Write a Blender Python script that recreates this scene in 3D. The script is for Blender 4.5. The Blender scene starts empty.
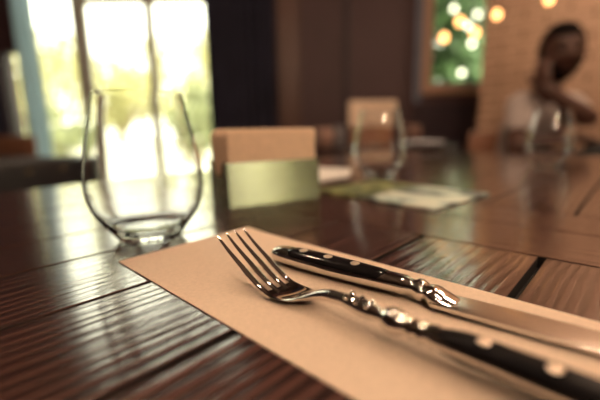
import bpy, bmesh, math, random
from mathutils import Vector, Matrix, noise
random.seed(7)
PI = math.pi
SC = bpy.context.scene
COL = SC.collection
T = 0.75                      # table top height

# ------------------------------------------------------------------ camera
F = 371.0
PITCH = math.radians(10.85)
ROLL = math.radians(-1.0)
CAMZ = T + 0.086
cam_d = bpy.data.cameras.new('camera')
cam = bpy.data.objects.new('camera', cam_d)
COL.objects.link(cam)
cam.location = (0, 0, CAMZ)
cam.rotation_euler = (Matrix.Rotation(PI / 2 - PITCH, 4, 'X') @ Matrix.Rotation(ROLL, 4, 'Z')).to_euler()
cam_d.sensor_width = 36.0
cam_d.lens = 36.0 * F / 600.0
cam_d.clip_start = 0.01
cam_d.dof.use_dof = True
cam_d.dof.focus_distance = 0.203
cam_d.dof.aperture_fstop = 2.95
SC.camera = cam
vs = SC.view_settings
vs.view_transform = 'Standard'
vs.look = 'None'
vs.gamma = 1.0
vs.exposure = 0.1
vs.use_curve_mapping = False
cy = SC.cycles
cy.use_denoising = True
cy.use_adaptive_sampling = False
cy.max_bounces = 12
cy.transparent_max_bounces = 24
cy.transmission_bounces = 12
cy.glossy_bounces = 6
cy.caustics_reflective = False
cy.caustics_refractive = True
cy.blur_glossy = 0.2
cy.sample_clamp_indirect = 6.0
cy.sample_clamp_direct = 0.0


# ------------------------------------------------------------------ helpers
def tag(o, label=None, cat=None, group=None, kind=None):
    if label: o['label'] = label
    if cat: o['category'] = cat
    if group: o['group'] = group
    if kind: o['kind'] = kind
    return o


def thing(name, label, cat, loc=(0, 0, 0), rotz=0.0, group=None):
    o = bpy.data.objects.new(name, None)
    o.empty_display_size = 0.05
    COL.objects.link(o)
    o.location = loc
    o.rotation_euler = (0, 0, rotz)
    return tag(o, label, cat, group)


def obj(name, bm, mat, parent=None, smooth=True, local=True):
    """Link bm as one mesh object. local=True: coordinates are in the parent's frame."""
    me = bpy.data.meshes.new(name)
    bmesh.ops.recalc_face_normals(bm, faces=bm.faces)
    bm.to_mesh(me)
    bm.free()
    mats = mat if isinstance(mat, (list, tuple)) else [mat]
    for m in mats: me.materials.append(m)
    if smooth:
        me.polygons.foreach_set('use_smooth', [True] * len(me.polygons))
        try: me.set_sharp_from_angle(angle=math.radians(40))
        except Exception: pass
    o = bpy.data.objects.new(name, me)
    COL.objects.link(o)
    if parent is not None:
        o.parent = parent
    return o


def root_of(o):
    while o.parent: o = o.parent
    return o


def wobj(name, bm, mat, parent, smooth=True):
    """Like obj, but bm is in world coordinates."""
    r = root_of(parent)
    M = Matrix.Translation(r.location) @ Matrix.Rotation(r.rotation_euler.z, 4, 'Z')
    bm.transform(M.inverted())
    return obj(name, bm, mat, parent, smooth)


def struct(name, bm, mat, parent=None, smooth=False):
    o = obj(name, bm, mat, parent, smooth)
    if parent is None: o['kind'] = 'structure'
    return o


def copy_tree(o, parent=None):
    c = o.copy()
    COL.objects.link(c)
    if parent is not None:
        c.parent = parent
    for ch in list(o.children):
        copy_tree(ch, c)
    return c


def merge(bm, other):
    me = bpy.data.meshes.new('tmp')
    other.to_mesh(me)
    other.free()
    bm.from_mesh(me)
    bpy.data.meshes.remove(me)


def box(bm, x0, x1, y0, y1, z0, z1, bev=0.0, seg=2, M=None):
    b = bmesh.new()
    bmesh.ops.create_cube(b, size=1.0)
    for v in b.verts:
        v.co = Vector(((x0 + x1) / 2 + v.co.x * (x1 - x0), (y0 + y1) / 2 + v.co.y * (y1 - y0), (z0 + z1) / 2 + v.co.z * (z1 - z0)))
    if bev > 0:
        bmesh.ops.bevel(b, geom=list(b.edges), offset=bev, segments=seg, affect='EDGES', profile=0.5)
    if M is not None: b.transform(M)
    merge(bm, b)
    return bm


def lathe(bm, prof, seg=48, M=None):
    """prof: list of (r, z); r = 0 closes with a pole."""
    b = bmesh.new()
    rings = []
    for r, z in prof:
        if r < 1e-6:
            rings.append([b.verts.new((0, 0, z))])
        else:
            rings.append([b.verts.new((r * math.cos(2 * PI * i / seg), r * math.sin(2 * PI * i / seg), z)) for i in range(seg)])
    for a, c in zip(rings[:-1], rings[1:]):
        for i in range(seg):
            j = (i + 1) % seg
            if len(a) == 1 and len(c) == 1: continue
            if len(a) == 1: b.faces.new((a[0], c[i], c[j]))
            elif len(c) == 1: b.faces.new((a[i], a[j], c[0]))
            else: b.faces.new((a[i], a[j], c[j], c[i]))
    if M is not None: b.transform(M)
    merge(bm, b)
    return bm


def loft(bm, sections, cap=True, M=None):
    """sections: list of equal-length point loops."""
    b = bmesh.new()
    rings = [[b.verts.new(p) for p in s] for s in sections]
    n = len(rings[0])
    for a, c in zip(rings[:-1], rings[1:]):
        for i in range(n):
            j = (i + 1) % n
            b.faces.new((a[i], a[j], c[j], c[i]))
    if cap:
        b.faces.new(list(reversed(rings[0])))
        b.faces.new(rings[-1])
    if M is not None: b.transform(M)
    merge(bm, b)
    return bm


def ell(cx, cy, cz, ry, rz, n=24, p=2.0, axis='x'):
    """superellipse loop in the plane normal to x at x=cx"""
    pts = []
    for i in range(n):
        a = 2 * PI * i / n
        ca, sa = math.cos(a), math.sin(a)
        y = math.copysign(abs(ca) ** (2 / p), ca) * ry
        z = math.copysign(abs(sa) ** (2 / p), sa) * rz
        pts.append((cx, cy + y, cz + z))
    return pts


def tube(bm, pts, rad, seg=10, cap=True):
    pts = [Vector(p) for p in pts]
    rads = rad if isinstance(rad, (list, tuple)) else [rad] * len(pts)
    up = Vector((0, 0, 1))
    secs = []
    for i, p in enumerate(pts):
        d = (pts[min(i + 1, len(pts) - 1)] - pts[max(i - 1, 0)]).normalized()
        u = d.cross(up)
        if u.length < 1e-3: u = d.cross(Vector((1, 0, 0)))
        u.normalize()
        w = u.cross(d).normalized()
        secs.append([p + (u * math.cos(2 * PI * k / seg) + w * math.sin(2 * PI * k / seg)) * rads[i] for k in range(seg)])
    return loft(bm, secs, cap)


def prism(bm, poly, z0, z1, bev=0.0):
    b = bmesh.new()
    lo = [b.verts.new((x, y, z0)) for x, y in poly]
    hi = [b.verts.new((x, y, z1)) for x, y in poly]
    n = len(poly)
    b.faces.new(list(reversed(lo)))
    top = b.faces.new(hi)
    for i in range(n):
        j = (i + 1) % n
        b.faces.new((lo[i], lo[j], hi[j], hi[i]))
    if bev > 0:
        bmesh.ops.bevel(b, geom=list(top.edges), offset=bev, segments=2, affect='EDGES', profile=0.5)
    merge(bm, b)
    return bm


def smooth_interp(keys, t):
    """Catmull-Rom on a list of (t, (values))"""
    if t <= keys[0][0]: return keys[0][1]
    if t >= keys[-1][0]: return keys[-1][1]
    for i in range(len(keys) - 1):
        if keys[i][0] <= t <= keys[i + 1][0]:
            k0 = keys[max(i - 1, 0)]; k1 = keys[i]; k2 = keys[i + 1]; k3 = keys[min(i + 2, len(keys) - 1)]
            u = (t - k1[0]) / (k2[0] - k1[0])
            out = []
            for a, b_, c, d in zip(k0[1], k1[1], k2[1], k3[1]):
                m1 = (c - a) / max(1e-9, (k2[0] - k0[0])) * (k2[0] - k1[0])
                m2 = (d - b_) / max(1e-9, (k3[0] - k1[0])) * (k2[0] - k1[0])
                h = (2 * u ** 3 - 3 * u ** 2 + 1) * b_ + (u ** 3 - 2 * u ** 2 + u) * m1 + (-2 * u ** 3 + 3 * u ** 2) * c + (u ** 3 - u ** 2) * m2
                out.append(h)
            return tuple(out)


# ------------------------------------------------------------------ materials
class N:
    def __init__(self, name):
        self.m = bpy.data.materials.new(name)
        self.m.use_nodes = True
        self.t = self.m.node_tree
        self.b = self.t.nodes['Principled BSDF']
        self.out = self.t.nodes['Material Output']

    def n(self, typ, **kw):
        nd = self.t.nodes.new(typ)
        for k, v in kw.items(): setattr(nd, k, v)
        return nd

    def l(self, a, b): self.t.links.new(a, b)


def principled(name, col, rough=0.5, metal=0.0, var=0.12, nscale=8.0, bump=0.0, bscale=60.0, coat=0.0, spec=0.5, rvar=0.0, stretch=(1, 1, 1)):
    k = N(name)
    tc = k.n('ShaderNodeTexCoord')
    mp = k.n('ShaderNodeMapping')
    mp.inputs['Scale'].default_value = stretch
    k.l(tc.outputs['Object'], mp.inputs['Vector'])
    nz = k.n('ShaderNodeTexNoise')
    nz.inputs['Scale'].default_value = nscale
    nz.inputs['Detail'].default_value = 4
    k.l(mp.outputs['Vector'], nz.inputs['Vector'])
    cr = k.n('ShaderNodeValToRGB')
    cr.color_ramp.elements[0].position = 0.3
    cr.color_ramp.elements[1].position = 0.7
    cr.color_ramp.elements[0].color = tuple(c * (1 - var) for c in col) + (1,)
    cr.color_ramp.elements[1].color = tuple(min(1, c * (1 + var)) for c in col) + (1,)
    k.l(nz.outputs['Fac'], cr.inputs['Fac'])
    k.l(cr.outputs['Color'], k.b.inputs['Base Color'])
    k.b.inputs['Roughness'].default_value = rough
    k.b.inputs['Metallic'].default_value = metal
    k.b.inputs['Specular IOR Level'].default_value = spec
    k.b.inputs['Coat Weight'].default_value = coat
    k.b.inputs['Coat Roughness'].default_value = 0.15
    if rvar > 0:
        mr = k.n('ShaderNodeMapRange')
        mr.inputs['To Min'].default_value = rough - rvar
        mr.inputs['To Max'].default_value = rough + rvar
        k.l(nz.outputs['Fac'], mr.inputs['Value'])
        k.l(mr.outputs['Result'], k.b.inputs['Roughness'])
    if bump > 0:
        n2 = k.n('ShaderNodeTexNoise')
        n2.inputs['Scale'].default_value = bscale
        n2.inputs['Detail'].default_value = 3
        k.l(mp.outputs['Vector'], n2.inputs['Vector'])
        bp = k.n('ShaderNodeBump')
        bp.inputs['Strength'].default_value = bump
        bp.inputs['Distance'].default_value = 0.002
        k.l(n2.outputs['Fac'], bp.inputs['Height'])
        k.l(bp.outputs['Normal'], k.b.inputs['Normal'])
    return k.m


def emission(name, col, strength):
    k = N(name)
    e = k.n('ShaderNodeEmission')
    e.inputs['Color'].default_value = tuple(col) + (1,)
    e.inputs['Strength'].default_value = strength
    k.l(e.outputs['Emission'], k.out.inputs['Surface'])
    return k.m


def wood_planks(name, angle, dark, light, period=0.0075, rough=0.18, ring=0.34):
    """Brushed, stained and varnished planks; the grain runs along `angle` (world / object frame)."""
    k = N(name)
    tc = k.n('ShaderNodeTexCoord')
    mp = k.n('ShaderNodeMapping')
    mp.vector_type = 'TEXTURE'
    mp.inputs['Rotation'].default_value = (0, 0, angle)
    k.l(tc.outputs['Object'], mp.inputs['Vector'])
    at = k.n('ShaderNodeAttribute')
    at.attribute_name = 'plank'
    off = k.n('ShaderNodeVectorMath', operation='MULTIPLY_ADD')
    off.inputs[1].default_value = (7.3, 0.9, 3.1)
    k.l(at.outputs['Color'], off.inputs[0])
    k.l(mp.outputs['Vector'], off.inputs[2])
    # large scale warp gives the cathedral figure
    st = k.n('ShaderNodeVectorMath', operation='MULTIPLY')
    st.inputs[1].default_value = (2.2, 13.0, 8.0)
    k.l(off.outputs['Vector'], st.inputs[0])
    wn = k.n('ShaderNodeTexNoise')
    wn.inputs['Scale'].default_value = 1.0
    wn.inputs['Detail'].default_value = 1.5
    k.l(st.outputs['Vector'], wn.inputs['Vector'])
    wm = k.n('ShaderNodeMath', operation='MULTIPLY_ADD')
    wm.inputs[1].default_value = 0.06
    wm.inputs[2].default_value = -0.03
    k.l(wn.outputs['Fac'], wm.inputs[0])
    sx = k.n('ShaderNodeSeparateXYZ')
    k.l(off.outputs['Vector'], sx.inputs['Vector'])
    ad = k.n('ShaderNodeMath', operation='ADD')
    k.l(sx.outputs['Y'], ad.inputs[0])
    k.l(wm.outputs['Value'], ad.inputs[1])
    ph = k.n('ShaderNodeMath', operation='MULTIPLY')
    ph.inputs[1].default_value = 2 * PI / period
    k.l(ad.outputs['Value'], ph.inputs[0])
    sn = k.n('ShaderNodeMath', operation='SINE')
    k.l(ph.outputs['Value'], sn.inputs[0])
    rg = k.n('ShaderNodeMapRange')
    rg.inputs['From Min'].default_value = -1
    rg.inputs['From Max'].default_value = 1
    k.l(sn.outputs['Value'], rg.inputs['Value'])
    # fine fibres and broader streaks along the grain
    def streak(sc, det):
        fs = k.n('ShaderNodeVectorMath', operation='MULTIPLY')
        fs.inputs[1].default_value = sc
        k.l(off.outputs['Vector'], fs.inputs[0])
        fn = k.n('ShaderNodeTexNoise')
        fn.inputs['Scale'].default_value = 1.0
        fn.inputs['Detail'].default_value = det
        k.l(fs.outputs['Vector'], fn.inputs['Vector'])
        return fn.outputs['Fac']

    def wsum(a, wa, b, wb):
        m1 = k.n('ShaderNodeMath', operation='MULTIPLY'); m1.inputs[1].default_value = wa
        k.l(a, m1.inputs[0])
        m2 = k.n('ShaderNodeMath', operation='MULTIPLY_ADD'); m2.inputs[1].default_value = wb
        k.l(b, m2.inputs[0]); k.l(m1.outputs['Value'], m2.inputs[2])
        return m2.outputs['Value']
    fib = wsum(streak((24.0, 760.0, 60.0), 3.0), 0.55, streak((9.0, 250.0, 30.0), 2.5), 0.45)
    mixv = wsum(rg.outputs['Result'], ring, fib, 1.0 - ring)
    mx = k.n('ShaderNodeMath', operation='ADD')
    mx.inputs[1].default_value = 0.0
    k.l(mixv, mx.inputs[0])
    cr = k.n('ShaderNodeValToRGB')
    cr.color_ramp.elements[0].position = 0.34
    cr.color_ramp.elements[0].color = tuple(dark) + (1,)
    cr.color_ramp.elements[1].position = 0.68
    cr.color_ramp.elements[1].color = tuple(light) + (1,)
    k.l(mx.outputs['Value'], cr.inputs['Fac'])
    # tone of each plank
    tn = k.n('ShaderNodeMapRange')
    tn.inputs['To Min'].default_value = 0.7
    tn.inputs['To Max'].default_value = 1.25
    sr = k.n('ShaderNodeSeparateXYZ')
    k.l(at.outputs['Vector'], sr.inputs['Vector'])
    k.l(sr.outputs['Z'], tn.inputs['Value'])
    ml = k.n('ShaderNodeVectorMath', operation='SCALE')
    k.l(cr.outputs['Color'], ml.inputs[0])
    k.l(tn.outputs['Result'], ml.inputs['Scale'])
    k.l(ml.outputs['Vector'], k.b.inputs['Base Color'])
    bp = k.n('ShaderNodeBump')
    bp.inputs['Strength'].default_value = 0.36
    bp.inputs['Distance'].default_value = 0.0010
    hgt = wsum(rg.outputs['Result'], 0.22, fib, 0.78)
    k.l(hgt, bp.inputs['Height'])
    k.l(bp.outputs['Normal'], k.b.inputs['Normal'])
    k.b.inputs['Roughness'].default_value = rough
    k.b.inputs['Specular IOR Level'].default_value = 0.3
    k.b.inputs['Coat Weight'].default_value = 1.0
    k.b.inputs['Coat Roughness'].default_value = 0.10
    k.b.inputs['Coat IOR'].default_value = 1.5
    k.l(bp.outputs['Normal'], k.b.inputs['Coat Normal'])
    return k.m


def brick_mat(name, c1, c2, mortar, bw, bh):
    k = N(name)
    tc = k.n('ShaderNodeTexCoord')
    br = k.n('ShaderNodeTexBrick')
    br.inputs['Color1'].default_value = tuple(c1) + (1,)
    br.inputs['Color2'].default_value = tuple(c2) + (1,)
    br.inputs['Mortar'].default_value = tuple(mortar) + (1,)
    br.inputs['Scale'].default_value = 1.0
    br.inputs['Brick Width'].default_value = bw
    br.inputs['Row Height'].default_value = bh
    br.inputs['Mortar Size'].default_value = 0.007
    sp = k.n('ShaderNodeSeparateXYZ')
    k.l(tc.outputs['Object'], sp.inputs['Vector'])
    cb = k.n('ShaderNodeCombineXYZ')
    k.l(sp.outputs['X'], cb.inputs['X'])
    k.l(sp.outputs['Z'], cb.inputs['Y'])
    k.l(cb.outputs['Vector'], br.inputs['Vector'])
    k.l(br.outputs['Color'], k.b.inputs['Base Color'])
    bp = k.n('ShaderNodeBump')
    bp.invert = True
    bp.inputs['Strength'].default_value = 0.5
    bp.inputs['Distance'].default_value = 0.004
    k.l(br.outputs['Fac'], bp.inputs['Height'])
    k.l(bp.outputs['Normal'], k.b.inputs['Normal'])
    k.b.inputs['Roughness'].default_value = 0.55
    return k.m


def glass_mat(name, col=(1, 1, 1), ior=1.46, rough=0.0):
    k = N(name)
    g = k.n('ShaderNodeBsdfGlass')
    g.inputs['Color'].default_value = tuple(col) + (1,)
    g.inputs['IOR'].default_value = ior
    g.inputs['Roughness'].default_value = rough
    k.l(g.outputs['BSDF'], k.out.inputs['Surface'])
    return k.m


def pane_mat(name):
    k = N(name)
    tr = k.n('ShaderNodeBsdfTransparent')
    tr.inputs['Color'].default_value = (0.97, 0.985, 0.97, 1)
    gl = k.n('ShaderNodeBsdfGlossy')
    gl.inputs['Roughness'].default_value = 0.02
    mx = k.n('ShaderNodeMixShader')
    fr = k.n('ShaderNodeFresnel')
    fr.inputs['IOR'].default_value = 1.3
    k.l(fr.outputs['Fac'], mx.inputs['Fac'])
    k.l(tr.outputs['BSDF'], mx.inputs[1])
    k.l(gl.outputs['BSDF'], mx.inputs[2])
    k.l(mx.outputs['Shader'], k.out.inputs['Surface'])
    return k.m


def sheer_mat(name):
    k = N(name)
    tl = k.n('ShaderNodeBsdfTranslucent')
    tl.inputs['Color'].default_value = (0.50, 0.60, 0.66, 1)
    df = k.n('ShaderNodeBsdfDiffuse')
    df.inputs['Color'].default_value = (0.55, 0.66, 0.72, 1)
    tr = k.n('ShaderNodeBsdfTransparent')
    m1 = k.n('ShaderNodeMixShader'); m1.inputs['Fac'].default_value = 0.4
    m2 = k.n('ShaderNodeMixShader')
    wv = k.n('ShaderNodeTexNoise'); wv.inputs['Scale'].default_value = 900.0
    mr = k.n('ShaderNodeMapRange'); mr.inputs['To Min'].default_value = 0.02; mr.inputs['To Max'].default_value = 0.18
    k.l(wv.outputs['Fac'], mr.inputs['Value'])
    k.l(mr.outputs['Result'], m2.inputs['Fac'])
    k.l(tl.outputs['BSDF'], m1.inputs[1]); k.l(df.outputs['BSDF'], m1.inputs[2])
    k.l(m1.outputs['Shader'], m2.inputs[1]); k.l(tr.outputs['BSDF'], m2.inputs[2])
    k.l(m2.outputs['Shader'], k.out.inputs['Surface'])
    return k.m


def leaf_print_mat(name):
    """A printed picture postcard: green foliage at one end, pale teal and white shapes at the other."""
    k = N(name)
    tc = k.n('ShaderNodeTexCoord')
    sp = k.n('ShaderNodeSeparateXYZ')
    k.l(tc.outputs['Object'], sp.inputs['Vector'])
    n1 = k.n('ShaderNodeTexNoise'); n1.inputs['Scale'].default_value = 48; n1.inputs['Detail'].default_value = 5
    k.l(tc.outputs['Object'], n1.inputs['Vector'])
    g = k.n('ShaderNodeValToRGB')
    e = g.color_ramp.elements
    e[0].position = 0.4; e[0].color = (0.03, 0.05, 0.02, 1)
    e[1].position = 0.62; e[1].color = (0.42, 0.45, 0.2, 1)
    x = e.new(0.5); x.color = (0.14, 0.17, 0.06, 1)
    k.l(n1.outputs['Fac'], g.inputs['Fac'])
    n2 = k.n('ShaderNodeTexNoise'); n2.inputs['Scale'].default_value = 20; n2.inputs['Detail'].default_value = 3
    k.l(tc.outputs['Object'], n2.inputs['Vector'])
    w = k.n('ShaderNodeValToRGB')
    e = w.color_ramp.elements
    e[0].position = 0.44; e[0].color = (0.10, 0.11, 0.12, 1)
    e[1].position = 0.57; e[1].color = (0.72, 0.76, 0.66, 1)
    x = e.new(0.50); x.color = (0.36, 0.50, 0.46, 1)
    k.l(n2.outputs['Fac'], w.inputs['Fac'])
    a = k.n('ShaderNodeMath', operation='MULTIPLY_ADD'); a.inputs[1].default_value = 0.06
    k.l(n1.outputs['Fac'], a.inputs[0]); k.l(sp.outputs['X'], a.inputs[2])
    mr = k.n('ShaderNodeMapRange')
    mr.inputs['From Min'].default_value = 0.01; mr.inputs['From Max'].default_value = 0.04
    k.l(a.outputs['Value'], mr.inputs['Value'])
    mx = k.n('ShaderNodeMix', data_type='RGBA')
    k.l(mr.outputs['Result'], mx.inputs['Factor'])
    k.l(g.outputs['Color'], mx.inputs[6]); k.l(w.outputs['Color'], mx.inputs[7])
    k.l(mx.outputs[2], k.b.inputs['Base Color'])
    k.b.inputs['Roughness'].default_value = 0.32
    return k.m


ANG = math.radians(47.5)
M = {}
M['wood'] = wood_planks('brown_stained_plank', ANG, (0.024, 0.0112, 0.0108), (0.100, 0.046, 0.038))
M['wood_cross'] = wood_planks('brown_stained_cross_board', math.radians(-34), (0.040, 0.016, 0.013), (0.085, 0.035, 0.026), period=0.012, ring=0.2)
M['groove'] = principled('dark_groove_shade', (0.008, 0.005, 0.004), 0.8)
M['leg_wood'] = principled('dark_leg_wood', (0.06, 0.028, 0.018), 0.5)
M['paper'] = principled('kraft_paper', (0.75, 0.585, 0.46), 0.7, var=0.05, nscale=500, bump=0.15, bscale=1800, spec=0.25)
M['steel'] = principled('polished_steel', (0.72, 0.69, 0.66), 0.06, 1.0, var=0.04, nscale=40, rvar=0.02)
M['blade'] = principled('satin_blade_steel', (0.66, 0.63, 0.6), 0.2, 1.0, var=0.03, nscale=60)
M['scale'] = principled('black_resin_scale', (0.008, 0.007, 0.008), 0.12, var=0.3, nscale=60, spec=0.4)
M['scale_satin'] = principled('satin_black_scale', (0.009, 0.008, 0.009), 0.3, var=0.3, nscale=60, spec=0.05)
M['rivet'] = principled('rivet_steel', (0.8, 0.66, 0.54), 0.38, 1.0)
M['glass'] = glass_mat('clear_glass')
M['holder'] = principled('reflection_tinted_steel', (0.60, 0.56, 0.37), 0.22, 1.0, var=0.06, nscale=30, rvar=0.04)  # yellow tint in the metal stands in for reflected window greenery
M['napkin'] = principled('kraft_napkin', (0.84, 0.60, 0.42), 0.85, var=0.06, nscale=120, bump=0.2, bscale=700)
M['print'] = leaf_print_mat('printed_card')
M['white_paper'] = principled('white_paper', (0.85, 0.8, 0.75), 0.6, var=0.03)
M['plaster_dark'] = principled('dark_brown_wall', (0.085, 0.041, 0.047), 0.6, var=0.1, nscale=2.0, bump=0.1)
M['wall_aubergine'] = principled('aubergine_wall', (0.045, 0.024, 0.034), 0.6, var=0.1, nscale=2.0)  # dark purple-brown colour of the left wall, panel and trims
M['ceiling'] = principled('dark_ceiling', (0.05, 0.032, 0.026), 0.8)
M['floor'] = principled('dark_floor_boards', (0.07, 0.04, 0.03), 0.4, var=0.3, nscale=3.0, stretch=(1, 8, 1))
M['tile'] = brick_mat('warm_tile', (0.51, 0.325, 0.225), (0.54, 0.345, 0.24), (0.24, 0.135, 0.085), 0.24, 0.060)
M['frame_grey'] = principled('grey_window_frame', (0.72, 0.70, 0.62), 0.5, var=0.05)  # colour kept pale to take in flare over the back-lit frames
M['frame_wood'] = principled('pale_wood_frame', (0.62, 0.36, 0.25), 0.45, var=0.15, nscale=6, stretch=(1, 1, 0.1))
M['reveal'] = principled('blue_grey_reveal', (0.20, 0.22, 0.30), 0.5)
M['pane'] = pane_mat('window_pane')
M['sheer'] = sheer_mat('sheer_cloth')
M['curtain'] = principled('navy_curtain_cloth', (0.038, 0.037, 0.068), 0.9, var=0.2, nscale=4, bump=0.2, bscale=300)
M['jamb_wood'] = principled('red_brown_post', (0.10, 0.038, 0.026), 0.45, var=0.2, nscale=5, stretch=(1, 1, 0.08))
M['black_leather'] = principled('black_leather', (0.011, 0.010, 0.013), 0.45, var=0.2, nscale=30, bump=0.3, bscale=200)
M['brass'] = principled('brass_stud', (0.85, 0.7, 0.45), 0.25, 1.0)
M['brown_wood'] = principled('brown_bench_wood', (0.22, 0.10, 0.06), 0.4, var=0.25, nscale=4, stretch=(1, 12, 1))
M['beige_fabric'] = principled('beige_fabric', (0.80, 0.62, 0.48), 0.9, var=0.08, nscale=50, bump=0.2, bscale=400)
M['tan_chair_shade'] = principled('tan_chair_shade', (0.30, 0.13, 0.07), 0.5, var=0.15, nscale=20)  # shade on the chair's seat and lower back is put into this colour
M['dark_top'] = principled('dark_gloss_top', (0.05, 0.03, 0.03), 0.18, var=0.2, nscale=6)
M['ceramic_red'] = principled('terracotta_pot', (0.32, 0.18, 0.14), 0.5)
M['ceramic_grey'] = principled('grey_ceramic', (0.2, 0.18, 0.19), 0.4)
M['plate'] = principled('pale_glazed_plate', (0.86, 0.88, 0.95), 0.2, var=0.03)
M['ceramic_brown'] = principled('brown_ceramic', (0.16, 0.08, 0.06), 0.35)
M['skin'] = principled('brown_skin', (0.075, 0.029, 0.020), 0.5, var=0.12, nscale=12, bump=0.1, bscale=150)
M['hair'] = principled('black_hair', (0.006, 0.004, 0.004), 0.95, spec=0.1, var=0.3, nscale=200, bump=0.8, bscale=250)
M['eye'] = principled('dark_eye', (0.02, 0.012, 0.01), 0.2)
M['lip'] = principled('lip_skin', (0.11, 0.035, 0.03), 0.45)
M['shirt'] = principled('off_white_tshirt', (0.50, 0.42, 0.40), 0.85, var=0.06, nscale=10, bump=0.3, bscale=25)
M['trousers'] = principled('black_trousers', (0.010, 0.010, 0.012), 0.85, var=0.2, nscale=20, bump=0.3, bscale=30)
M['shoe'] = principled('black_shoe', (0.01, 0.009, 0.009), 0.35)
M['black_metal'] = principled('black_metal', (0.012, 0.011, 0.011), 0.4, 0.6)
M['bulb_table'] = emission('warm_bulb_over_table', (1.0, 0.70, 0.46), 415.0)
M['bulb_string'] = emission('warm_string_bulb', (1.0, 0.46, 0.15), 6.0)
M['bulb_glint'] = emission('pale_glint_bulb', (1.0, 0.93, 0.66), 7.0)  # glow for added bulbs that stand in for outdoor glints
M['leaf'] = principled('sunlit_leaves', (0.42, 0.40, 0.185), 0.6, var=0.25, nscale=2.5)
M['leaf_b'] = principled('pale_green_leaves', (0.23, 0.25, 0.125), 0.6, var=0.3, nscale=3)
M['leaf_c'] = principled('deep_green_leaves', (0.080, 0.15, 0.052), 0.6, var=0.35, nscale=3)
M['bark'] = principled('bark', (0.25, 0.2, 0.13), 0.9, var=0.3, nscale=6, stretch=(1, 1, 0.2))
M['paving'] = principled('pale_paving', (0.6, 0.58, 0.48), 0.9, var=0.06, nscale=1.0)
M['car_paint'] = principled('dark_teal_car_paint', (0.03, 0.13, 0.15), 0.2, var=0.05, coat=0.8)
M['car_glass'] = principled('dark_car_window', (0.02, 0.03, 0.035), 0.05)
M['rubber'] = principled('black_rubber', (0.015, 0.015, 0.015), 0.8)
M['chrome'] = principled('chrome', (0.8, 0.8, 0.8), 0.12, 1.0)
M['roller'] = principled('grey_blind_cloth', (0.30, 0.33, 0.38), 0.8, var=0.05)


# ------------------------------------------------------------------ dining table
def line_pt(p, a):                    # a line through p (cm) at angle a (deg)
    return (Vector((p[0] / 100, p[1] / 100)), Vector((math.cos(math.radians(a)), math.sin(math.radians(a)))))


def isect(l1, l2):
    p, d = l1; q, e = l2
    den = d.x * e.y - d.y * e.x
    t = ((q.x - p.x) * e.y - (q.y - p.y) * e.x) / den
    return p + d * t


def shift(l, dist):                   # move a line to its left by dist
    p, d = l
    return (p + Vector((-d.y, d.x)) * dist, d)


tilt_n = Vector((-0.737, 0.676))


def nline(n):                         # grain line at 47.5 deg with signed offset n (cm)
    return line_pt((tilt_n.x * n, tilt_n.y * n), 47.5)


tdir = Vector((0.676, 0.737))


def tline(t):                         # cross line at a distance t (cm) along the grain
    return line_pt((tdir.x * t, tdir.y * t), -42.5)


offs = [70.9, 64.0, 56.8, 49.6, 42.5, 35.4, 28.1, 20.3, 12.2, 4.0, -3.6, -11.4, -19.2, -27.0, -34.8, -42.6, -50.4]
near_lines = [nline(o) for o in offs]
L2, L1, L0 = tline(28.0), tline(36.1), tline(43.5)
FAR, NEAR = tline(128.0), tline(-22.0)
far_lines = near_lines
table = thing('dining_table', 'dark brown varnished plank table with cross boards, laid with cutlery and glasses', 'table', (0.10, 0.40, 0.0))

bm = bmesh.new()
lay = bm.loops.layers.float_color.new('plank')


def add_plank(bm, poly, top, tone, midx, bev=0.0004):
    """one plank: prism with eased edges"""
    b = bmesh.new()
    lo = [b.verts.new((p.x, p.y, top - 0.022)) for p in poly]
    hi = [b.verts.new((p.x, p.y, top)) for p in poly]
    n = len(poly)
    b.faces.new(list(reversed(lo)))
    tf = b.faces.new(hi)
    for i in range(n):
        b.faces.new((lo[i], lo[(i + 1) % n], hi[(i + 1) % n], hi[i]))
    bmesh.ops.bevel(b, geom=list(tf.edges), offset=bev, segments=1, affect='EDGES', profile=0.5)
    bmesh.ops.recalc_face_normals(b, faces=b.faces)
    lb = b.loops.layers.float_color.new('plank')
    for f in b.faces:
        f.material_index = 2 if abs(f.normal.z) < 0.3 or f.normal.z < -0.5 else midx  # plank sides near-black: the shade in the gaps is put into the colour
        for l in f.loops: l[lb] = tone
    me = bpy.data.meshes.new('tmp')
    b.to_mesh(me); b.free()
    bm.from_mesh(me)
    bpy.data.meshes.remove(me)


rt = random.Random(11)
gap = [0.0014] * len(near_lines)
gap[7] = 0.0017
gap[8] = 0.0019
gap[9] = 0.0023
tones = [0.5, 0.4, 0.55, 0.5, 0.4, 0.5, 0.45, 0.42, 0.7, 0.3, 0.5, 0.4, 0.5, 0.4, 0.6, 0.5]
end2 = shift(L2, -0.0009)
for i in range(len(near_lines) - 1):
    a = shift(near_lines[i], -gap[i]); c = shift(near_lines[i + 1], gap[i + 1])
    poly = [isect(a, NEAR), isect(c, NEAR), isect(c, end2), isect(a, end2)]
    add_plank(bm, poly, T - rt.uniform(0, 0.0003), (rt.random(), rt.random(), tones[i], 1), 0)
left_edge = near_lines[0]
right_edge = far_lines[-1]
for la, lb_ in ((shift(L2, 0.0011), shift(L1, -0.0010)), (shift(L1, 0.0010), shift(L0, -0.0011))):
    poly = [isect(left_edge, la), isect(right_edge, la), isect(right_edge, lb_), isect(left_edge, lb_)]
    add_plank(bm, poly, T - 0.0001, (rt.random(), rt.random(), 0.55, 1), 1)
start = shift(L0, 0.0009)
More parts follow.
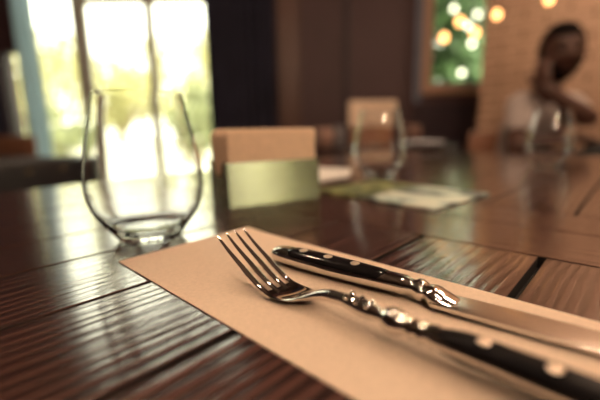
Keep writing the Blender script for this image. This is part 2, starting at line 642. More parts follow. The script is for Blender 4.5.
for i in range(len(far_lines) - 1):
    a = shift(far_lines[i], -0.0013)
    c = shift(far_lines[i + 1], 0.0013)
    poly = [isect(a, start), isect(c, start), isect(c, FAR), isect(a, FAR)]
    add_plank(bm, poly, T - 0.0002, (rt.random(), rt.random(), rt.uniform(0.3, 0.7), 1), 0)
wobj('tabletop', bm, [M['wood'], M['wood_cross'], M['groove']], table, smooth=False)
corners = [isect(left_edge, NEAR), isect(right_edge, NEAR), isect(right_edge, FAR), isect(left_edge, FAR)]
bm = bmesh.new()
cen = sum((Vector(c) for c in corners), Vector((0, 0))) / 4
prism(bm, [tuple(cen + (c - cen) * 0.992) for c in corners], T - 0.045, T - 0.0085)
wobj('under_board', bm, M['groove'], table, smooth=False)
for c in corners:
    bm = bmesh.new()
    q = cen + (c - cen) * 0.86
    box(bm, q.x - 0.035, q.x + 0.035, q.y - 0.035, q.y + 0.035, 0, T - 0.045, 0.004)
    wobj('leg', bm, M['leg_wood'], table)

# ------------------------------------------------------------------ kraft paper placemat
pa = math.radians(-43.7)
C0 = Vector((-0.123, 0.238))
ux = Vector((math.cos(pa), math.sin(pa))); uy = Vector((-math.sin(pa), math.cos(pa)))
pm_t = 0.0006
pm = thing('placemat', 'plain kraft paper placemat lying under the fork and knife', 'placemat', (C0.x, C0.y, T), pa)
bm = bmesh.new()
nx, ny = 40, 12
PL, PW = 0.36, 0.111
grid = []
for i in range(nx + 1):
    row = []
    for j in range(ny + 1):
        x = PL * i / nx; y = PW * j / ny
        z = pm_t + 0.00025 * math.sin(x * 19 + 1.0) * math.sin(y * 30)
        lift = max(0.0, 1 - (x + (PW - y) * 0.3) / 0.05)
        z += 0.0008 * lift * lift
        row.append((x, y, max(z, pm_t)))
    grid.append(row)
top = [[bm.verts.new(p) for p in r] for r in grid]
bot = [[bm.verts.new((p[0], p[1], p[2] - 0.00045)) for p in r] for r in grid]
for i in range(nx):
    for j in range(ny):
        bm.faces.new((top[i][j], top[i + 1][j], top[i + 1][j + 1], top[i][j + 1]))
        bm.faces.new((bot[i][j], bot[i][j + 1], bot[i + 1][j + 1], bot[i + 1][j]))
for i in range(nx):
    bm.faces.new((top[i][0], bot[i][0], bot[i + 1][0], top[i + 1][0]))
    bm.faces.new((top[i][ny], top[i + 1][ny], bot[i + 1][ny], bot[i][ny]))
for j in range(ny):
    bm.faces.new((top[0][j], top[0][j + 1], bot[0][j + 1], bot[0][j]))
    bm.faces.new((top[nx][j], bot[nx][j], bot[nx][j + 1], top[nx][j + 1]))
obj('sheet', bm, M['paper'], pm)
PZ = T + pm_t + 0.0003           # top of the paper

# ------------------------------------------------------------------ fork  (local x: tip -> handle end)
FA = math.radians(-44.5)
FORK_AT = (0.0812 - 0.172 * math.cos(FA), 0.0931 - 0.172 * math.sin(FA), PZ)
fork = thing('fork', 'steel table fork with four tines and a black riveted handle', 'fork', FORK_AT, FA)
FS = 0.88


def fork_z(x):                    # height of the centre line (tip at 0), before scaling
    return smooth_interp([(0.0, (0.0285,)), (0.012, (0.0208,)), (0.025, (0.0136,)), (0.040, (0.0054,)), (0.050, (0.0023,)), (0.058, (0.0018,)), (0.067, (0.0036,)),
                          (0.080, (0.0088,)), (0.093, (0.0112,)), (0.108, (0.0106,)), (0.130, (0.0098,)), (0.16, (0.0102,)), (0.235, (0.0090,))], x)[0]


steel = bmesh.new()
# tines
yroot = [-0.0102, -0.0034, 0.0034, 0.0102]
ytip = [-0.0108, -0.0036, 0.0036, 0.0108]
for k in range(4):
    secs = []
    n = 22
    for i in range(n + 1):
        x = 0.052 * i / n
        y = ytip[k] + (yroot[k] - ytip[k]) * (x / 0.052)
        wd = 0.00085 + 0.00115 * min(1, x / 0.03)
        th = 0.00065 + 0.00060 * min(1, x / 0.04)
        if i == 0: wd *= 0.35; th *= 0.4
        if i == 1: wd *= 0.85; th *= 0.9
        secs.append(ell(x, y, fork_z(x), wd, th, 12, 2.6))
    loft(steel, secs)
# slots end in a scooped head: loft from roots to neck
secs = []
for i in range(31):
    x = 0.0475 + 0.0405 * i / 30
    hw = smooth_interp([(0.0475, (0.0122,)), (0.056, (0.0121,)), (0.064, (0.0104,)), (0.072, (0.0068,)), (0.080, (0.0042,)), (0.088, (0.0035,))], x)[0]
    th = smooth_interp([(0.0475, (0.0012,)), (0.056, (0.0013,)), (0.066, (0.0016,)), (0.076, (0.0024,)), (0.088, (0.0032,))], x)[0]
    cup = smooth_interp([(0.0475, (0.0010,)), (0.058, (0.0017,)), (0.068, (0.0012,)), (0.078, (0.0,)), (0.088, (0.0,))], x)[0]
    loop = []
    for (px, py, pz) in ell(x, 0, 0, hw, th, 28, 2.4):
        loop.append((px, py, pz + fork_z(x) + cup * ((py / hw) ** 2 - 0.35)))
    secs.append(loop)
loft(steel, secs)
NX = 0.005
# neck with a rounded knuckle row, ball and turned collar
prof = [(0.086, 0.0035), (0.092, 0.0036), (0.098, 0.0043), (0.103, 0.0049), (0.108, 0.0046), (0.1115, 0.0034), (0.1135, 0.0033), (0.1155, 0.0054),
        (0.1185, 0.0066), (0.1215, 0.0067), (0.1245, 0.0055), (0.1265, 0.0040), (0.1278, 0.0040), (0.1288, 0.0052), (0.1302, 0.0052), (0.1312, 0.0044), (0.1322, 0.0044),
        (0.1332, 0.0056), (0.1348, 0.0056), (0.1360, 0.0048), (0.1375, 0.0052), (0.140, 0.0058)]
secs = []
for x, r in prof:
    x = x + NX * min(1, (x - 0.086) / 0.006)
    secs.append(ell(x, 0, fork_z(x), r * 1.05, r * 0.92, 28, 2.0))
loft(steel, secs)
for s in (-1, 1):                # small raised beads on the neck
    for q, x in enumerate((0.0995, 0.1055, 0.1115)):
        b = bmesh.new()
        bmesh.ops.create_uvsphere(b, u_segments=14, v_segments=8, radius=0.0016)
        b.transform(Matrix.Translation((x, s * 0.0026, fork_z(x) + 0.0032)))
        merge(steel, b)
obj('head', steel, M['steel'], fork)
# handle: steel liner with a black scale on each face
secs = []
for i in range(25):
    x = 0.144 + 0.094 * i / 24
    w = smooth_interp([(0.144, (0.0058,)), (0.155, (0.0064,)), (0.195, (0.0080,)), (0.227, (0.0092,)), (0.238, (0.0060,))], x)[0]
    secs.append(ell(x, 0, fork_z(x), w, 0.0030, 24, 3.0))
h = bmesh.new(); loft(h, secs)
obj('handle', h, M['steel'], fork)
for s in (1, -1):
    secs = []
    for i in range(25):
        x = 0.1455 + 0.089 * i / 24
        e = min(1, i / 3.0, (24 - i) / 3.0) ** 0.5 if 0 < i < 24 else 0.15
        w = smooth_interp([(0.144, (0.0058,)), (0.155, (0.0064,)), (0.195, (0.0080,)), (0.227, (0.0092,)), (0.238, (0.0060,))], x)[0]
        secs.append([(a, b_, c) for a, b_, c in ell(x, 0, fork_z(x) + s * 0.0022, w * 0.94 * (0.7 + 0.3 * e), 0.0034 * (0.3 + 0.7 * e), 24, 2.5)])
    h = bmesh.new(); loft(h, secs)
    sc_o = obj('handle_scale', h, M['scale_satin'], fork)
    sc_o['label'] = 'black resin scale' if s == 1 else 'black resin scale underneath'
    if s == 1:
        for x in (0.163, 0.186, 0.212):
            r = bmesh.new()
            lathe(r, [(0.0026, -0.002), (0.0026, 0.0003), (0.0016, 0.0007), (0, 0.0008)], 20, Matrix.Translation((x, 0, fork_z(x) + 0.0055)))
            obj('rivet', r, M['rivet'], sc_o)

for part_ in list(fork.children) + [g for p_ in fork.children for g in p_.children]:
    part_.data.transform(Matrix.Diagonal((FS, FS, FS, 1)))
# ------------------------------------------------------------------ knife (local x: butt -> blade tip)
KA = math.radians(-38.5)
knife = thing('table_knife', 'steel table knife with a black three rivet handle', 'knife', (0.1144 - 0.169 * math.cos(KA), 0.1292 - 0.169 * math.sin(KA), PZ), KA)
KB = [(0.0, (0.0012, 0.0014)), (0.002, (0.0046, 0.0038)), (0.006, (0.0066, 0.0050)), (0.014, (0.0077, 0.0056)), (0.035, (0.0084, 0.0058)), (0.060, (0.0079, 0.0055)), (0.080, (0.0070, 0.0050)), (0.090, (0.0066, 0.0048))]
KZ = 0.0058
secs = []
for i in range(46):
    x = 0.090 * (i / 45) ** 1.4
    w, t = smooth_interp(KB, x)
    secs.append(ell(x, 0, KZ, max(w, 0.001), max(t * 0.93, 0.001), 28, 2.3))
h = bmesh.new(); loft(h, secs)
obj('handle', h, M['steel'], knife)
secs = []                         # black scale inlaid on the upper face
for i in range(41):
    x = 0.0120 + 0.0700 * i / 40
    e = min(1.0, i / 5.0, (40 - i) / 3.0)
    e = math.sqrt(max(0.02, 1 - (1 - e) ** 2))
    w, t = smooth_interp(KB, x)
    loop = []
    for (px, py, pz) in ell(x, 0, 0, w * 0.985 * (0.45 + 0.55 * e), t * 1.03 * (0.72 + 0.28 * e), 28, 2.3):
        loop.append((px, py, KZ + max(pz, -0.0006)))
    secs.append(loop)
h = bmesh.new(); loft(h, secs)
ks = obj('handle_scale', h, M['scale'], knife)
ks['label'] = 'glossy black inlaid scale'
for x in (0.0255, 0.0435, 0.0615):
    r = bmesh.new()
    w, t = smooth_interp(KB, x)
    lathe(r, [(0.0027, -0.0022), (0.0027, 0.0001), (0.0018, 0.0005), (0, 0.0006)], 22, Matrix.Translation((x, -0.0006, KZ + t * 1.02)))
    obj('rivet', r, M['rivet'], ks)
# bolster: neck, two beads, shield that meets the blade
secs = []
for x, w, t in [(0.0865, 0.0063, 0.0046), (0.090, 0.0064, 0.0047), (0.0925, 0.0056, 0.0042), (0.0945, 0.0048, 0.0038), (0.0955, 0.0049, 0.0039), (0.0970, 0.0062, 0.0050), (0.0990, 0.0066, 0.0053),
                (0.1008, 0.0060, 0.0048), (0.1020, 0.0050, 0.0038), (0.1032, 0.0062, 0.0040), (0.1050, 0.0078, 0.0042), (0.1068, 0.0084, 0.0040), (0.1085, 0.0080, 0.0031), (0.112, 0.0072, 0.0020), (0.116, 0.0060, 0.0012)]:
    zc = 0.0056 - 0.0022 * max(0, (x - 0.095) / 0.02)
    secs.append(ell(x, 0, zc, w, t, 28, 2.2))
h = bmesh.new(); loft(h, secs)
obj('bolster', h, M['steel'], knife)
secs = []
for i in range(40):
    x = 0.106 + 0.112 * i / 39
    u = i / 39
    y0 = -0.0088                      # spine
    y1 = smooth_interp([(0, (0.0090,)), (0.15, (0.0098,)), (0.6, (0.0105,)), (0.85, (0.0085,)), (1.0, (-0.0060,))], u)[0]
    zc = 0.0029 - 0.0012 * u
    t0 = 0.0009
    secs.append([(x, y0, zc - t0), (x, y0 + 0.0004, zc - t0 * 1.05), (x, (y0 + y1) / 2, zc - 0.0007), (x, y1, zc - 0.0001),
                 (x, y1, zc + 0.0001), (x, (y0 + y1) / 2, zc + 0.0007), (x, y0 + 0.0004, zc + t0 * 1.05), (x, y0, zc + t0)])
h = bmesh.new(); loft(h, secs)
obj('blade', h, M['blade'], knife)

# ------------------------------------------------------------------ stemless glasses
def glass_bm(s=1.0):
    outer = [(0.0, 0.0030), (0.010, 0.0026), (0.018, 0.0012), (0.0215, 0.0), (0.0245, 0.0006), (0.0275, 0.0036), (0.0312, 0.0085), (0.0385, 0.0175), (0.0440, 0.0270), (0.0470, 0.0380), (0.0474, 0.0470),
             (0.0466, 0.0580), (0.0448, 0.0690), (0.0421, 0.0820), (0.0388, 0.0960), (0.0363, 0.1070), (0.0348, 0.1146)]
    keys = [(i, p) for i, p in enumerate(outer)]
    prof = []
    for i in range(len(outer) * 4 - 3):
        r, z = smooth_interp(keys, i / 4.0)
        prof.append((max(r, 0) * s * 0.945, z * s))
    prof[0] = (0, prof[0][1])
    rim_r = prof[-1][0]; rim_z = prof[-1][1]
    prof.append((rim_r - 0.0002, rim_z + 0.0005))
    prof.append((rim_r - 0.0009, rim_z + 0.0005))
    inner = [(0.0341, 0.1142), (0.0356, 0.1070), (0.0381, 0.0960), (0.0414, 0.0820), (0.0441, 0.0690), (0.0459, 0.0580), (0.0467, 0.0470), (0.0462, 0.0385), (0.0431, 0.0276), (0.0373, 0.0186), (0.0304, 0.0116), (0.0225, 0.0082), (0.012, 0.0068), (0.0, 0.0064)]
    keys = [(i, p) for i, p in enumerate(inner)]
    for i in range(len(inner) * 4 - 3):
        r, z = smooth_interp(keys, i / 4.0)
        prof.append((max(r, 0) * s * 0.945, z * s))
    prof[-1] = (0, prof[-1][1])
    b = bmesh.new()
    lathe(b, prof, 72)
    return b


gl = obj('wine_glass', glass_bm(1.0), M['glass'])
gl.location = (-0.1245, 0.298, T + 0.0002)
tag(gl, 'nearest empty stemless wine glass, standing beside the kraft paper placemat', 'glass', 'stemless glasses on the table')
gl = obj('wine_glass', glass_bm(1.0), M['glass'])
gl.location = (0.140, 0.652, T + 0.0002)
tag(gl, 'empty stemless glass standing just behind the printed card', 'glass', 'stemless glasses on the table')
gl = obj('wine_glass', glass_bm(1.0), M['glass'])
gl.location = (0.523, 0.782, T + 0.0002)
tag(gl, 'empty stemless glass standing in front of the seated person', 'glass', 'stemless glasses on the table')

# ------------------------------------------------------------------ napkin holder and napkins
HA = math.radians(29.0)
hold = thing('napkin_holder', 'open topped polished metal napkin holder filled with kraft napkins', 'napkin holder', (-0.077, 0.400, T + 0.0002), HA)
HL, HD, HH = 0.117, 0.072, 0.050
wl = 0.0012
lean = 0.010                      # the walls lean outwards a little
bm = bmesh.new(); box(bm, 0, HL, 0, HD, 0, 0.0015, 0.0004); obj('base', bm, M['holder'], hold)
bm = bmesh.new()
loft(bm, [[(0, 0, 0), (0, wl, 0), (HL, wl, 0), (HL, 0, 0)], [(0, lean * 0.45, HH), (0, lean * 0.45 + wl, HH), (HL, lean * 0.45 + wl, HH), (HL, lean * 0.45, HH)]])
obj('front_panel', bm, M['holder'], hold, smooth=False)
bm = bmesh.new()
loft(bm, [[(0, HD - wl, 0), (0, HD, 0), (HL, HD, 0), (HL, HD - wl, 0)], [(0, HD - wl, HH), (0, HD, HH), (HL, HD, HH), (HL, HD - wl, HH)]])
obj('back_panel', bm, M['holder'], hold, smooth=False)
for x in (0, HL - wl):            # each end is a bent strap with a low cut-out
    bm = bmesh.new()
    poly = [(0.0, 0.0), (HD, 0.0), (HD, HH), (HD * 0.78, HH), (HD * 0.66, HH * 0.72), (HD * 0.5, HH * 0.62), (HD * 0.38, HH * 0.72), (HD * 0.26, HH), (0.0035, HH)]
    loft(bm, [[(x, y, z) for y, z in poly], [(x + wl, y, z) for y, z in poly]])
    obj('end_panel', bm, M['holder'], hold, smooth=False)
nap_n = 15
nap_src = None
for i in range(nap_n):
    if nap_src is None:
        b = bmesh.new()
        W, Hn, tn = 0.1125, 0.0850, 0.0034
        secs = []
        # folded napkin: rounded upper corner, soft fold along the top
        out = [(0.0, 0.0), (W, 0.0)]
        for k in range(7):
            a = k / 6 * PI / 2
            out.append((W - 0.004 + 0.004 * math.cos(a), Hn - 0.004 + 0.004 * math.sin(a)))
        for k in range(9):
            a = PI / 2 + k / 8 * PI / 2
            out.append((0.010 + 0.010 * math.cos(a), Hn - 0.010 + 0.010 * math.sin(a)))
        for q, ins in ((0, 0.0009), (0.0008, 0), (tn - 0.0008, 0), (tn, 0.0009)):
            secs.append([(x + (ins if x < W / 2 else -ins), q, z - (ins if z > Hn / 2 else 0)) for x, z in out])
        loft(b, secs)
        o = nap_src = obj('napkin', b, M['napkin'])
    else:
        o = nap_src.copy(); COL.objects.link(o)
    v = Matrix.Rotation(HA, 4, 'Z') @ Vector((0.0018 + rt.uniform(-0.0003, 0.0008), 0.0064 + 0.0041 * i, 0.0018))
    o.location = Vector(hold.location) + v
    o.rotation_euler = (math.radians(0), 0, HA)
    tag(o, 'folded kraft paper napkin standing in the metal napkin holder', 'napkin', 'folded napkins in the holder')

# ------------------------------------------------------------------ printed card and paper slip
ca = math.radians(-49.8)
card = thing('printed_card', 'printed picture card in greens and pale teal lying on the table', 'card', (0.131, 0.486, T + 0.0002), ca)
bm = bmesh.new(); box(bm, -0.090, 0.090, -0.066, 0.066, 0, 0.0024, 0.0004, 1)
obj('sheet', bm, M['print'], card, smooth=False)
sl = thing('paper_slip', 'blank white paper slip lying behind the napkin holder', 'paper', (0.066, 0.716, T + 0.0002), 0)
bm = bmesh.new(); prism(bm, [(-0.045, -0.125), (0.021, -0.057), (0.046, 0.074), (-0.027, 0.107)], 0, 0.0008)
obj('sheet', bm, M['white_paper'], sl, smooth=False)

# ------------------------------------------------------------------ room shell
RX0, RX1, RY0, RY1, RH = -3.6, 4.2, -3.6, 3.5, 2.75
bm = bmesh.new(); box(bm, RX0, RX1, RY0, RY1, -0.1, 0); struct('floor', bm, M['floor'])
bm = bmesh.new(); box(bm, RX0 - 0.15, RX1 + 0.15, RY0 - 0.15, RY1 + 0.18, RH, RH + 0.12); struct('ceiling', bm, M['ceiling'])


def wall_x(name, y0, y1, x0, x1, holes, mat):
    """wall along x from y0 to y1 thick, with rectangular holes (xa, xb, za, zb)"""
    bm = bmesh.new()
    xs = sorted(set([x0, x1] + [h[0] for h in holes] + [h[1] for h in holes]))
    for a, b in zip(xs[:-1], xs[1:]):
        mid = (a + b) / 2
        hs = sorted([h for h in holes if h[0] < mid < h[1]], key=lambda h: h[2])
        z = 0.0
        for h in hs:
            if h[2] > z + 1e-4: box(bm, a, b, y0, y1, z, h[2])
            z = h[3]
        if z < RH - 1e-4: box(bm, a, b, y0, y1, z, RH)
    return struct(name, bm, mat)


W1 = (-2.47, -0.74, 0.0, 2.60)           # big glazed window / door
W2 = (1.19, 1.95, 1.20, 2.30)            # small window
SLIT = (-2.65, -2.505, 0.76, 1.56)      # wall slot added, its glow standing in for a door handle's reflection
wall_x('wall_back', RY1, RY1 + 0.16, RX0, RX1, [W1, W2, SLIT], M['plaster_dark'])
bm = bmesh.new(); box(bm, RX0 - 0.15, RX0, RY0, RY1 + 0.16, 0, RH); struct('wall_left', bm, M['wall_aubergine'])
# right wall with a large window behind the viewer's right shoulder
bm = bmesh.new()
wy0, wy1, wz0, wz1 = -3.45, -2.4, 0.7, 2.35
for a, b, c, d in ((RY0, wy0, 0, RH), (wy1, RY1 + 0.16, 0, RH), (wy0, wy1, 0, wz0), (wy0, wy1, wz1, RH)):
    box(bm, RX1, RX1 + 0.15, a, b, c, d)
struct('wall_right', bm, M['plaster_dark'])
bm = bmesh.new(); box(bm, RX0, RX1, RY0 - 0.15, RY0, 0, RH); struct('wall_front', bm, M['plaster_dark'])


def window(name, x0, x1, z0, z1, yc, fw, mat, mull=(), trans=(), along='x', depth=0.06):
    root = bpy.data.objects.new(name, None); COL.objects.link(root); root['kind'] = 'structure'

    def bx(bm, a, b, c, d, dep=depth):
        if along == 'x': box(bm, a, b, yc - dep / 2, yc + dep / 2, c, d, 0.004, 1)
        else: box(bm, yc - dep / 2, yc + dep / 2, a, b, c, d, 0.004, 1)
    bm = bmesh.new()
    bx(bm, x0, x0 + fw, z0, z1); bx(bm, x1 - fw, x1, z0, z1)
    bx(bm, x0 + fw, x1 - fw, z0, z0 + fw); bx(bm, x0 + fw, x1 - fw, z1 - fw, z1)
    obj('window_frame', bm, mat, root)
    for m, w in mull:
        bm = bmesh.new(); bx(bm, m - w / 2, m + w / 2, z0 + fw, z1 - fw, depth * 0.9); obj('mullion', bm, mat, root)
    for zc, w, a, b in trans:
        bm = bmesh.new(); bx(bm, a, b, zc - w / 2, zc + w / 2, depth * 0.8); obj('transom', bm, mat, root)
    bm = bmesh.new()
    if along == 'x': box(bm, x0 + fw * 0.5, x1 - fw * 0.5, yc - 0.004, yc + 0.004, z0 + fw * 0.5, z1 - fw * 0.5)
    else: box(bm, yc - 0.004, yc + 0.004, x0 + fw * 0.5, x1 - fw * 0.5, z0 + fw * 0.5, z1 - fw * 0.5)
    obj('pane', bm, M['pane'], root, smooth=False)
    return root


window('window_1', W1[0], W1[1], W1[2], W1[3], RY1 + 0.07, 0.04, M['frame_grey'], mull=((-1.945, 0.13), (-1.32, 0.08)), trans=((1.985, 0.07, -1.88, -0.78),))
window('window_2', W2[0], W2[1], W2[2], W2[3], RY1 + 0.07, 0.035, M['reveal'])
window('handle_glint_slot', SLIT[0], SLIT[1], SLIT[2], SLIT[3], RY1 + 0.07, 0.008, M['black_metal'])
window('window_4', wy0, wy1, wz0, wz1, RX1 + 0.07, 0.06, M['frame_grey'], mull=((-2.9, 0.06),), along='y')
# pale wood casing of the small window (room side)
bm = bmesh.new()
cw = 0.075
box(bm, W2[0] - cw, W2[0], RY1 - 0.03, RY1 + 0.02, W2[2] - cw, W2[3] + cw, 0.004)
box(bm, W2[1], W2[1] + cw, RY1 - 0.03, RY1 + 0.02, W2[2] - cw, W2[3] + cw, 0.004)
box(bm, W2[0], W2[1], RY1 - 0.03, RY1 + 0.02, W2[3], W2[3] + cw, 0.004)
box(bm, W2[0], W2[1], RY1 - 0.05, RY1 + 0.02, W2[2] - cw, W2[2], 0.004)
struct('trim_1', bm, M['frame_wood'])
bm = bmesh.new(); box(bm, 1.05, 1.112, RY1 - 0.02, RY1, 1.05, RH, 0.004); struct('trim_2', bm, M['reveal'])
bm = bmesh.new(); box(bm, -0.175, 0.022, RY1 - 0.06, RY1, 0, RH, 0.006); struct('trim_3', bm, M['jamb_wood'])
bm = bmesh.new(); box(bm, 0.407, 0.46, RY1 - 0.03, RY1, 0, RH, 0.004); struct('trim_4', bm, M['wall_aubergine'])
bm = bmesh.new(); box(bm, 1.05, 2.4, RY1 - 0.03, RY1, 0, 1.04, 0.004); struct('trim_5', bm, M['wall_aubergine'])
bm = bmesh.new(); box(bm, 0.0, RX1, RY1 - 0.045, RY1 - 0.03, 0, 0.10, 0.003); struct('baseboard_back', bm, M['wall_aubergine'])
# tiled partition standing at an angle behind the seated person
wa = math.radians(-42)
pt = bpy.data.objects.new('wall_partition', None)
bm = bmesh.new(); box(bm, 0, 2.6, 0, 0.14, 0, RH)
wp = struct('wall_partition', bm, M['tile'])
bpy.data.objects.remove(pt)
wp.location = (1.275, 2.7, 0); wp.rotation_euler = (0, 0, wa)


# ------------------------------------------------------------------ curtains
def curtain_bm(x0, x1, y, z0, z1, amp, waves, thick=0.004, n=140):
    b = bmesh.new()
    f, r = [], []
    for k, z in enumerate([z0 + (z1 - z0) * q / 12 for q in range(13)]):
        fr, rr = [], []
        for i in range(n + 1):
            u = i / n
            x = x0 + (x1 - x0) * u
            a = amp * (1.0 + 0.15 * math.sin(7 * u + k * 0.3))
            yy = y + a * math.sin(u * waves * 2 * PI + 0.4 * math.sin(3 * u * PI)) + 0.01 * math.sin(k * 0.7 + u * 5)
            fr.append(b.verts.new((x, yy, z))); rr.append(b.verts.new((x, yy + thick, z)))
        f.append(fr); r.append(rr)
    for k in range(12):
        for i in range(n):
            b.faces.new((f[k][i], f[k][i + 1], f[k + 1][i + 1], f[k + 1][i]))
            b.faces.new((r[k][i], r[k + 1][i], r[k + 1][i + 1], r[k][i + 1]))
        b.faces.new((f[k][0], f[k + 1][0], r[k + 1][0], r[k][0]))
        b.faces.new((f[k][n], r[k][n], r[k + 1][n], f[k + 1][n]))
    for i in range(n):
        b.faces.new((f[0][i], r[0][i], r[0][i + 1], f[0][i + 1]))
        b.faces.new((f[12][i], f[12][i + 1], r[12][i + 1], r[12][i]))
    return b


c = obj('curtain', curtain_bm(-0.79, -0.19, RY1 - 0.10, 0.01, RH - 0.03, 0.035, 7), M['curtain'])
tag(c, 'dark navy floor length curtain hanging at the right side of the large window', 'curtain')
c = obj('curtain', curtain_bm(-3.40, -2.62, RY1 - 0.10, 0.01, RH - 0.03, 0.03, 8), M['curtain'])
tag(c, 'dark curtain at the far left edge, beside the slot of light added for a door handle', 'curtain')
c = obj('sheer_curtain', curtain_bm(-2.43, -2.24, RY1 - 0.09, 0.01, RH - 0.03, 0.018, 3, 0.002), M['sheer'])
tag(c, 'pale blue sheer curtain gathered at the left side of the large window', 'curtain')

# ------------------------------------------------------------------ black tub armchair at the left
arm = thing('armchair', 'black tub armchair with a curved back, beside the left edge of the table', 'armchair', (-1.12, 1.39, 0))


def arc_panel(r0, r1, z0, z1, a0, a1, n=36, crown=0.0):
    b = bmesh.new()
    secs = []
    for i in range(n + 1):
        u = i / n
        a = math.radians(a0 + (a1 - a0) * u)
        zt = z1 + crown * math.sin(PI * u)
        rr = (r1 - r0) / 2
        mid = (r0 + r1) / 2
        loop = []
        for q in range(14):                      # rounded top
            t = q / 13 * PI
            loop.append((mid + rr * math.cos(t), zt - rr + rr * math.sin(t)))
        loop += [(r0, z0), (r1, z0)]
        secs.append([(p * math.cos(a), p * math.sin(a), z) for p, z in loop])
    loft(b, secs)
    return b


obj('backrest', arc_panel(0.25, 0.31, 0.30, 0.748, -215, 35, crown=0.018), M['black_leather'], arm)
bm = bmesh.new(); lathe(bm, [(0, 0.32), (0.235, 0.32), (0.248, 0.335), (0.248, 0.40), (0.23, 0.43), (0, 0.44)], 40); obj('seat', bm, M['black_leather'], arm)
for k in range(4):
    a = PI / 4 + k * PI / 2
    bm = bmesh.new(); tube(bm, [(0.2 * math.cos(a), 0.2 * math.sin(a), 0.33), (0.24 * math.cos(a), 0.24 * math.sin(a), 0.0)], [0.018, 0.012]); obj('leg', bm, M['leg_wood'], arm)
for k in range(8):
    a = math.radians(-118 + k * 20)
    b = bmesh.new(); bmesh.ops.create_uvsphere(b, u_segments=12, v_segments=8, radius=0.008)
    b.transform(Matrix.Translation((0.309 * math.cos(a), 0.309 * math.sin(a), 0.715)))
    obj('nail_head', b, M['brass'], arm)

# brown wooden chair below the window, far left
bench = thing('dining_chair', 'brown wooden chair at the far left edge, in front of the large window', 'chair', (-1.86, 2.3, 0))
bm = bmesh.new(); box(bm, -0.24, 0.24, 0.0, 0.44, 0.42, 0.46, 0.01); obj('seat', bm, M['brown_wood'], bench)
bm = bmesh.new(); box(bm, -0.25, 0.25, -0.012, 0.012, 0.70, 0.825, 0.008); obj('backrest', bm, M['brown_wood'], bench)
for x in (-0.21, 0.21):
    bm = bmesh.new(); box(bm, x - 0.018, x + 0.018, -0.03, -0.012, 0, 0.80, 0.003); obj('leg', bm, M['brown_wood'], bench)
    bm = bmesh.new(); box(bm, x - 0.018, x + 0.018, 0.38, 0.416, 0, 0.42, 0.003); obj('leg', bm, M['brown_wood'], bench)

# ------------------------------------------------------------------ dark side table with pots, beige chair
st = thing('side_table', 'dark glossy side table standing behind the dining table', 'table', (0.38, 1.95, 0))
SZ = 0.745
bm = bmesh.new(); box(bm, -0.40, 0.36, -0.22, 0.22, SZ - 0.03, SZ, 0.004); obj('tabletop', bm, M['dark_top'], st)
for x in (-0.35, 0.31):
    for y in (-0.18, 0.18):
        bm = bmesh.new(); box(bm, x - 0.018, x + 0.018, y - 0.018, y + 0.018, 0, SZ - 0.03, 0.003); obj('leg', bm, M['leg_wood'], st)


def pot(name, label, cat, x, y, r, h, mat, neck=0.8):
    b = bmesh.new()
    lathe(b, [(0, 0), (r * 0.7, 0), (r * 0.78, 0.003), (r * 0.98, h * 0.45), (r, h * 0.6), (r * 0.92, h * 0.85), (r * neck, h * 0.96), (r * neck, h), (r * neck - 0.004, h), (r * neck - 0.005, h * 0.9), (r * 0.85, h * 0.55), (r * 0.6, 0.01), (0, 0.008)], 32)
    o = obj(name, b, mat)
    o.location = (x, y, SZ + 0.0002)
    return tag(o, label, cat, 'crockery on the dark side table')


pot('jar', 'reddish brown jar on the dark side table, next to the napkin holder', 'jar', 0.122, 1.80, 0.045, 0.095, M['ceramic_red'])
pot('cup', 'grey cup on the dark side table, left of the beige chair', 'cup', 0.198, 1.84, 0.030, 0.105, M['ceramic_grey'], 0.95)
pot('pot', 'brown pot on the dark side table, below the small window', 'pot', 0.62, 2.05, 0.045, 0.105, M['ceramic_brown'], 0.7)
# pale plate on the side table
b = bmesh.new()
lathe(b, [(0, 0.004), (0.062, 0.005), (0.085, 0.017), (0.098, 0.022), (0.099, 0.020), (0.088, 0.012), (0.064, 0.0), (0, 0.0)], 40)
tr = obj('plate', b, M['plate']); tr.location = (0.60, 1.80, SZ + 0.0002)
tag(tr, 'pale plate on the dark side table, right of the beige chair', 'plate')

ch = thing('dining_chair', 'beige upholstered chair in front of the dark back wall', 'chair', (0.508, 2.60, 0), math.radians(4))
bm = bmesh.new()
secs = []
for i in range(21):
    u = i / 20
    x = -0.165 + 0.33 * u
    yy = 0.02 * (1 - (2 * u - 1) ** 2)
    ins = 0.012 if i in (0, 20) else 0.0
    secs.append([(x, yy - 0.025 + ins, 0.84 + ins), (x, yy + 0.025 - ins, 0.84 + ins), (x, yy + 0.035 - ins, 0.995 - ins), (x, yy + 0.02, 1.018 - ins), (x, yy - 0.005, 1.018 - ins), (x, yy - 0.015 + ins, 0.995 - ins)])
loft(bm, secs); obj('backrest', bm, M['beige_fabric'], ch)
bm = bmesh.new(); box(bm, -0.21, 0.21, -0.42, -0.01, 0.42, 0.48, 0.02, 3); obj('seat', bm, M['tan_chair_shade'], ch)
bm = bmesh.new(); box(bm, -0.15, 0.15, -0.012, 0.022, 0.47, 0.85, 0.006); obj('back_panel', bm, M['tan_chair_shade'], ch)
for x in (-0.18, 0.18):
    for y in (-0.39, -0.03):
        bm = bmesh.new(); tube(bm, [(x, y, 0.43), (x * 1.06, y, 0.0)], [0.018, 0.012]); obj('leg', bm, M['brown_wood'], ch)

# ------------------------------------------------------------------ seated person
PP = Vector((1.19, 1.78, 0.0))
person = thing('person', 'person in a pale t-shirt and black trousers, seated with cheek resting on one hand', 'person', (PP.x, PP.y + 0.2, 0))


